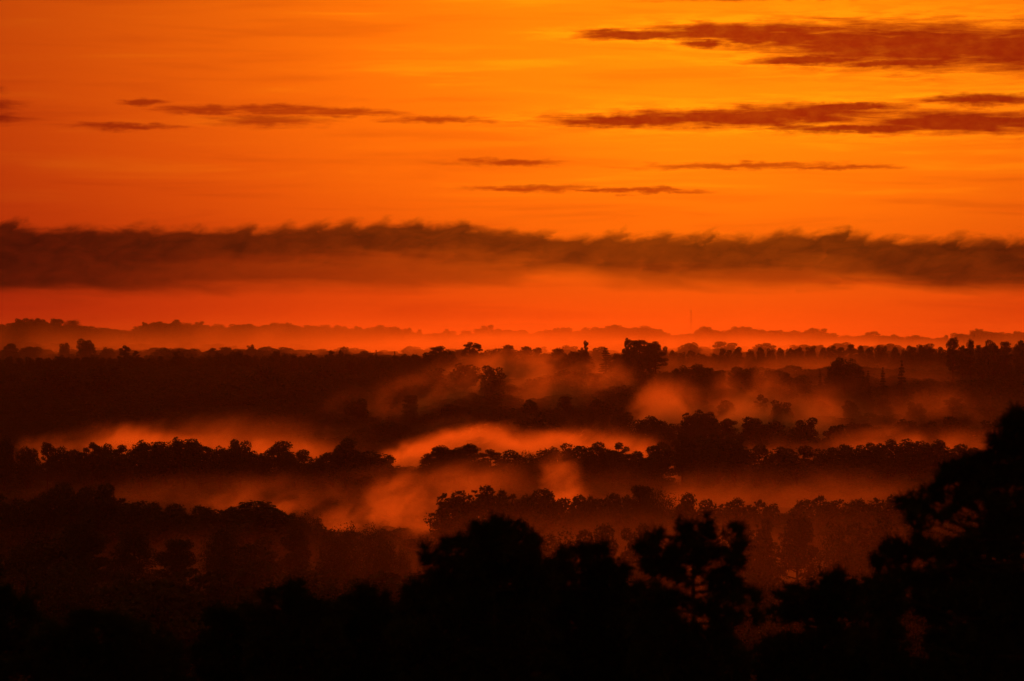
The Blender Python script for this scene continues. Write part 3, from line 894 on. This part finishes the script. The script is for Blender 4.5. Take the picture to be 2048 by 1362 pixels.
near_pine(2110, 38, [(2030, 845, 38), (2000, 880, 26), (2040, 890, 40), (2012, 905, 24), (2060, 860, 50), (1975, 920, 22), (1945, 935, 30), (1905, 932, 26), (1900, 955, 24), (1935, 960, 30), (1975, 955, 34), (2015, 950, 34), (2045, 940, 36),
                     (1815, 1010, 20), (1845, 1000, 26), (1880, 990, 28), (1915, 1000, 30), (1855, 1022, 22), (1885, 1030, 20), (1950, 1000, 30), (1990, 1005, 24), (2030, 1000, 30), (1825, 1030, 14), (1840, 1052, 16), (1985, 1045, 22), (2020, 1055, 40), (2050, 1050, 40),
                     (1840, 1080, 22), (1800, 1100, 30), (1780, 1130, 30), (1835, 1115, 34), (1875, 1100, 32), (1915, 1098, 34), (1960, 1090, 36), (2010, 1100, 44)]
          + fill(1770, 2060, [(1760, 1150), (1800, 1140), (2060, 1120)], 1240, 40, 36, 11)
          + fill(1890, 2060, [(1880, 1250), (2060, 1230)], 1420, 40, 36, 12) + [(1775, 1255, 34), (1780, 1300, 36), (1800, 1335, 36), (1850, 1330, 34), (1800, 1375, 44), (1860, 1370, 40), (1740, 1290, 34)],
          'large black pine reaching layered boughs over the valley', 110, top_py=800, spread=.6)

# ------------------------------------------------------------------ mist in the hollows


def mist_material(od, rz, seed, wisp=0.5, size=26.0, g=0.75, tilt=0.0):
    m = bpy.data.materials.new('mist')
    m.use_nodes = True
    nt = m.node_tree
    nt.nodes.clear()
    b = NB(nt)
    t = b.new('ShaderNodeTexCoord')
    ge = b.new('ShaderNodeNewGeometry')
    pos = b.v('ADD', ge.outputs['Position'], (seed * 37.0, seed * 11.0, seed * 5.0))
    pos = b.v('MULTIPLY', pos, (1.0 / size, 0.30 / size, 1.25 / size))
    shear = b.v('DOT_PRODUCT', pos, (0, 0, 1))
    cx = b.new('ShaderNodeCombineXYZ')
    b.put(cx.inputs[0], b.m('MULTIPLY', shear, -0.25 if tilt == 0 else -0.5))
    nz = b.noise(b.v('ADD', pos, cx.outputs[0]), 1.0, 4.0, 0.52, 0.6)
    ob = t.outputs['Object']
    sp = b.new('ShaderNodeSeparateXYZ')
    b.put(sp.inputs[0], ob)
    wob = b.v('MULTIPLY_ADD', b.v('SUBTRACT', nz.outputs['Color'], (.5, .5, .5)), (1.1, 1.1, 1.1), ob)
    rr = b.v('LENGTH', wob)
    edge = b.sstep(b.v('LENGTH', ob), 1.0, 0.55)
    fall = b.m('POWER', b.sstep(rr, 1.0, 0.0), 1.5)
    up = b.sstep(sp.outputs[2], 1.0, -0.6)
    mod = b.sstep(nz.outputs['Fac'], 0.36, 0.66, max(0.0, 1 - 1.3 * wisp), 1 + 1.6 * wisp)
    den = b.m('MULTIPLY', b.m('MULTIPLY', b.m('MULTIPLY', fall, edge), b.m('MULTIPLY', up, mod)), 2.2 * od / rz)
    vol = b.new('ShaderNodeVolumePrincipled')
    vol.inputs['Color'].default_value = (0.93, 0.92, 0.90, 1)
    vol.inputs['Anisotropy'].default_value = g
    b.put(vol.inputs['Density'], den)
    out = b.new('ShaderNodeOutputMaterial')
    nt.links.new(vol.outputs[0], out.inputs['Volume'])
    return m


def ico():
    import bmesh
    bm = bmesh.new()
    bmesh.ops.create_icosphere(bm, subdivisions=2, radius=1.06)
    me = bpy.data.meshes.new('mist')
    bm.to_mesh(me)
    bm.free()
    return me


MISTS = [  # px, py, distance, half width px, half height px, half depth m, optical depth, tilt, wispiness
    # between the far ridge and the hillside
    (1024, 672, 2750, 1500, 62, 520, .85, 0, .1), (1000, 688, 2450, 400, 30, 420, 1.8, 0, .35), (720, 692, 2450, 260, 24, 400, .9, 0, .4), (300, 700, 2450, 420, 26, 420, .5, 0, .4),
    (1480, 688, 2450, 420, 24, 420, .9, 0, .4), (1850, 690, 2450, 300, 20, 400, .5, 0, .4),
    # low mist lying between the rows of crowns
    (1000, 950, 740, 420, 50, 70, .12, 0, .8), (1550, 960, 740, 420, 50, 70, .10, 0, .7), (1000, 905, 1040, 700, 50, 70, .22, 0, .7), (1500, 860, 1250, 520, 60, 70, .30, 0, .7),
    (1020, 790, 1360, 360, 100, 70, .28, 0, .8), (1650, 765, 1480, 460, 80, 80, .34, 0, .7), (1500, 722, 1640, 520, 40, 60, .36, 0, .6),
    # behind the dark tree line, left
    (340, 872, 1010, 170, 32, 60, 1.05, 0, .8), (250, 866, 1040, 90, 34, 60, .95, 0, .7), (560, 885, 1010, 170, 28, 60, .55, 0, .8), (430, 850, 1060, 330, 44, 80, .26, 0, .8), (110, 880, 1010, 90, 30, 60, .30, 0, .8), (505, 888, 1000, 40, 22, 40, .9, 0, .5),
    # brightest pool in the middle
    (1060, 884, 1040, 150, 36, 50, 3.4, 0, .35), (900, 872, 1080, 110, 26, 60, 1.9, -.2, .5), (820, 905, 1000, 80, 26, 50, 1.8, -.2, .5), (1180, 870, 1040, 140, 36, 60, .8, 0, .5), (1280, 892, 1000, 70, 44, 50, .8, 0, .5),
    (1330, 925, 930, 40, 30, 40, .5, 0, .5),
    # behind the broken row of crowns
    (1330, 800, 1290, 75, 66, 60, .75, -.5, .7), (1340, 838, 1270, 120, 26, 50, 1.0, 0, .5), (1480, 826, 1270, 60, 36, 50, 1.6, -.2, .5), (1600, 832, 1270, 100, 26, 50, 1.5, 0, .5), (1560, 805, 1300, 280, 34, 60, .6, 0, .6),
    (1000, 850, 1270, 220, 30, 60, .7, 0, .5), (700, 860, 1280, 200, 30, 60, .35, 0, .6),
    # wisps drifting up the slope
    (800, 805, 1330, 100, 64, 60, .42, -.7, .8), (890, 775, 1380, 90, 70, 60, .40, -.8, .8), (990, 745, 1440, 130, 66, 60, .42, -.5, .8), (1090, 790, 1380, 110, 90, 60, .50, -.8, .8), (1050, 716, 1520, 200, 30, 60, .45, 0, .6),
    (1210, 765, 1390, 70, 80, 60, .50, -.6, .8), (1480, 780, 1330, 90, 70, 50, .40, -.6, .8), (640, 840, 1330, 130, 50, 60, .25, -.5, .8),
    # thin mist over the right-hand slope
    (1720, 800, 1330, 380, 70, 70, .22, 0, .8), (1900, 820, 1290, 260, 70, 80, .30, 0, .7), (1850, 868, 1040, 260, 34, 70, .34, 0, .6), (1560, 900, 1000, 200, 40, 60, .3, 0, .6),
    # the near hollow
    (440, 1005, 650, 60, 36, 35, .26, -.6, .8), (580, 1000, 640, 60, 24, 35, .34, -.2, .8), (720, 1022, 630, 120, 36, 40, .48, -.25, .7), (795, 968, 680, 60, 66, 35, .40, -.5, .8), (880, 1030, 620, 110, 36, 40, .34, -.1, .7),
    (1130, 976, 640, 60, 24, 35, .60, 0, .5), (1120, 930, 660, 44, 56, 35, .26, -.3, .8), (1010, 1015, 610, 140, 30, 40, .2, 0, .7), (900, 955, 690, 130, 46, 45, .25, -.2, .8), (560, 960, 720, 220, 40, 50, .12, 0, .8),
    (1350, 990, 640, 220, 22, 45, .12, 0, .7),
    (500, 1075, 475, 700, 60, 40, .06, 0, .5), (1400, 1050, 475, 700, 74, 40, .13, 0, .5), (900, 1150, 345, 1000, 90, 30, .05, 0, .5),
    (1450, 1010, 170, 1100, 110, 55, .042, 0, .3),
    (300, 960, 720, 420, 40, 50, .07, 0, .5), (1650, 950, 720, 420, 50, 50, .08, 0, .5),
]
ICO = ico()
for i, (px, py, d, rx, ry, rz, od, tilt, wisp) in enumerate(MISTS):
    if tilt == 0:
        py, ry, rx = py + ry * (.7 if d < 2000 else .3), ry * 2.1, rx * 1.3
    else:
        py, ry, rx = py + ry * .3, ry * 1.6, rx * 1.6
    me = ICO.copy()
    me.name = 'mist'
    sx, sz = rx / F * d, ry / F * d
    me.materials.append(mist_material(od, rz, i + 1, wisp, size=max(6.0, min(120.0, 0.20 * sx + 0.45 * sz)), tilt=tilt))
    o = obj('mist', me, kind='stuff', label='thin drifting mist pooled between the dark tree lines', category='mist', group='mist in the hollows')
    o.location = P(px, py, d)
    o.scale = (sx, rz, sz)
    o.rotation_euler = (0, tilt, 0)

# even haze round the whole place
hv = np.array([[x_, y_, z_] for z_ in (-15.0, 118.0) for y_ in (-950.0, 12100.0) for x_ in (-5100.0, 5100.0)])
hf = np.array([[0, 2, 3, 1], [4, 5, 7, 6], [0, 1, 5, 4], [2, 6, 7, 3], [0, 4, 6, 2], [1, 3, 7, 5]])
M_HAZE = bpy.data.materials.new('haze')
M_HAZE.use_nodes = True
ht_ = M_HAZE.node_tree
ht_.nodes.clear()
hvn = ht_.nodes.new('ShaderNodeVolumePrincipled')
hvn.inputs['Color'].default_value = (0.93, 0.92, 0.90, 1)
hvn.inputs['Density'].default_value = 2.2e-5
hvn.inputs['Anisotropy'].default_value = 0.75
ho = ht_.nodes.new('ShaderNodeOutputMaterial')
ht_.links.new(hvn.outputs[0], ho.inputs['Volume'])
obj('haze', mesh_from('haze', hv, [hf], M_HAZE), kind='stuff', label='even evening haze filling the air over the valley', category='haze')
print('trees:', _n_tree[0])
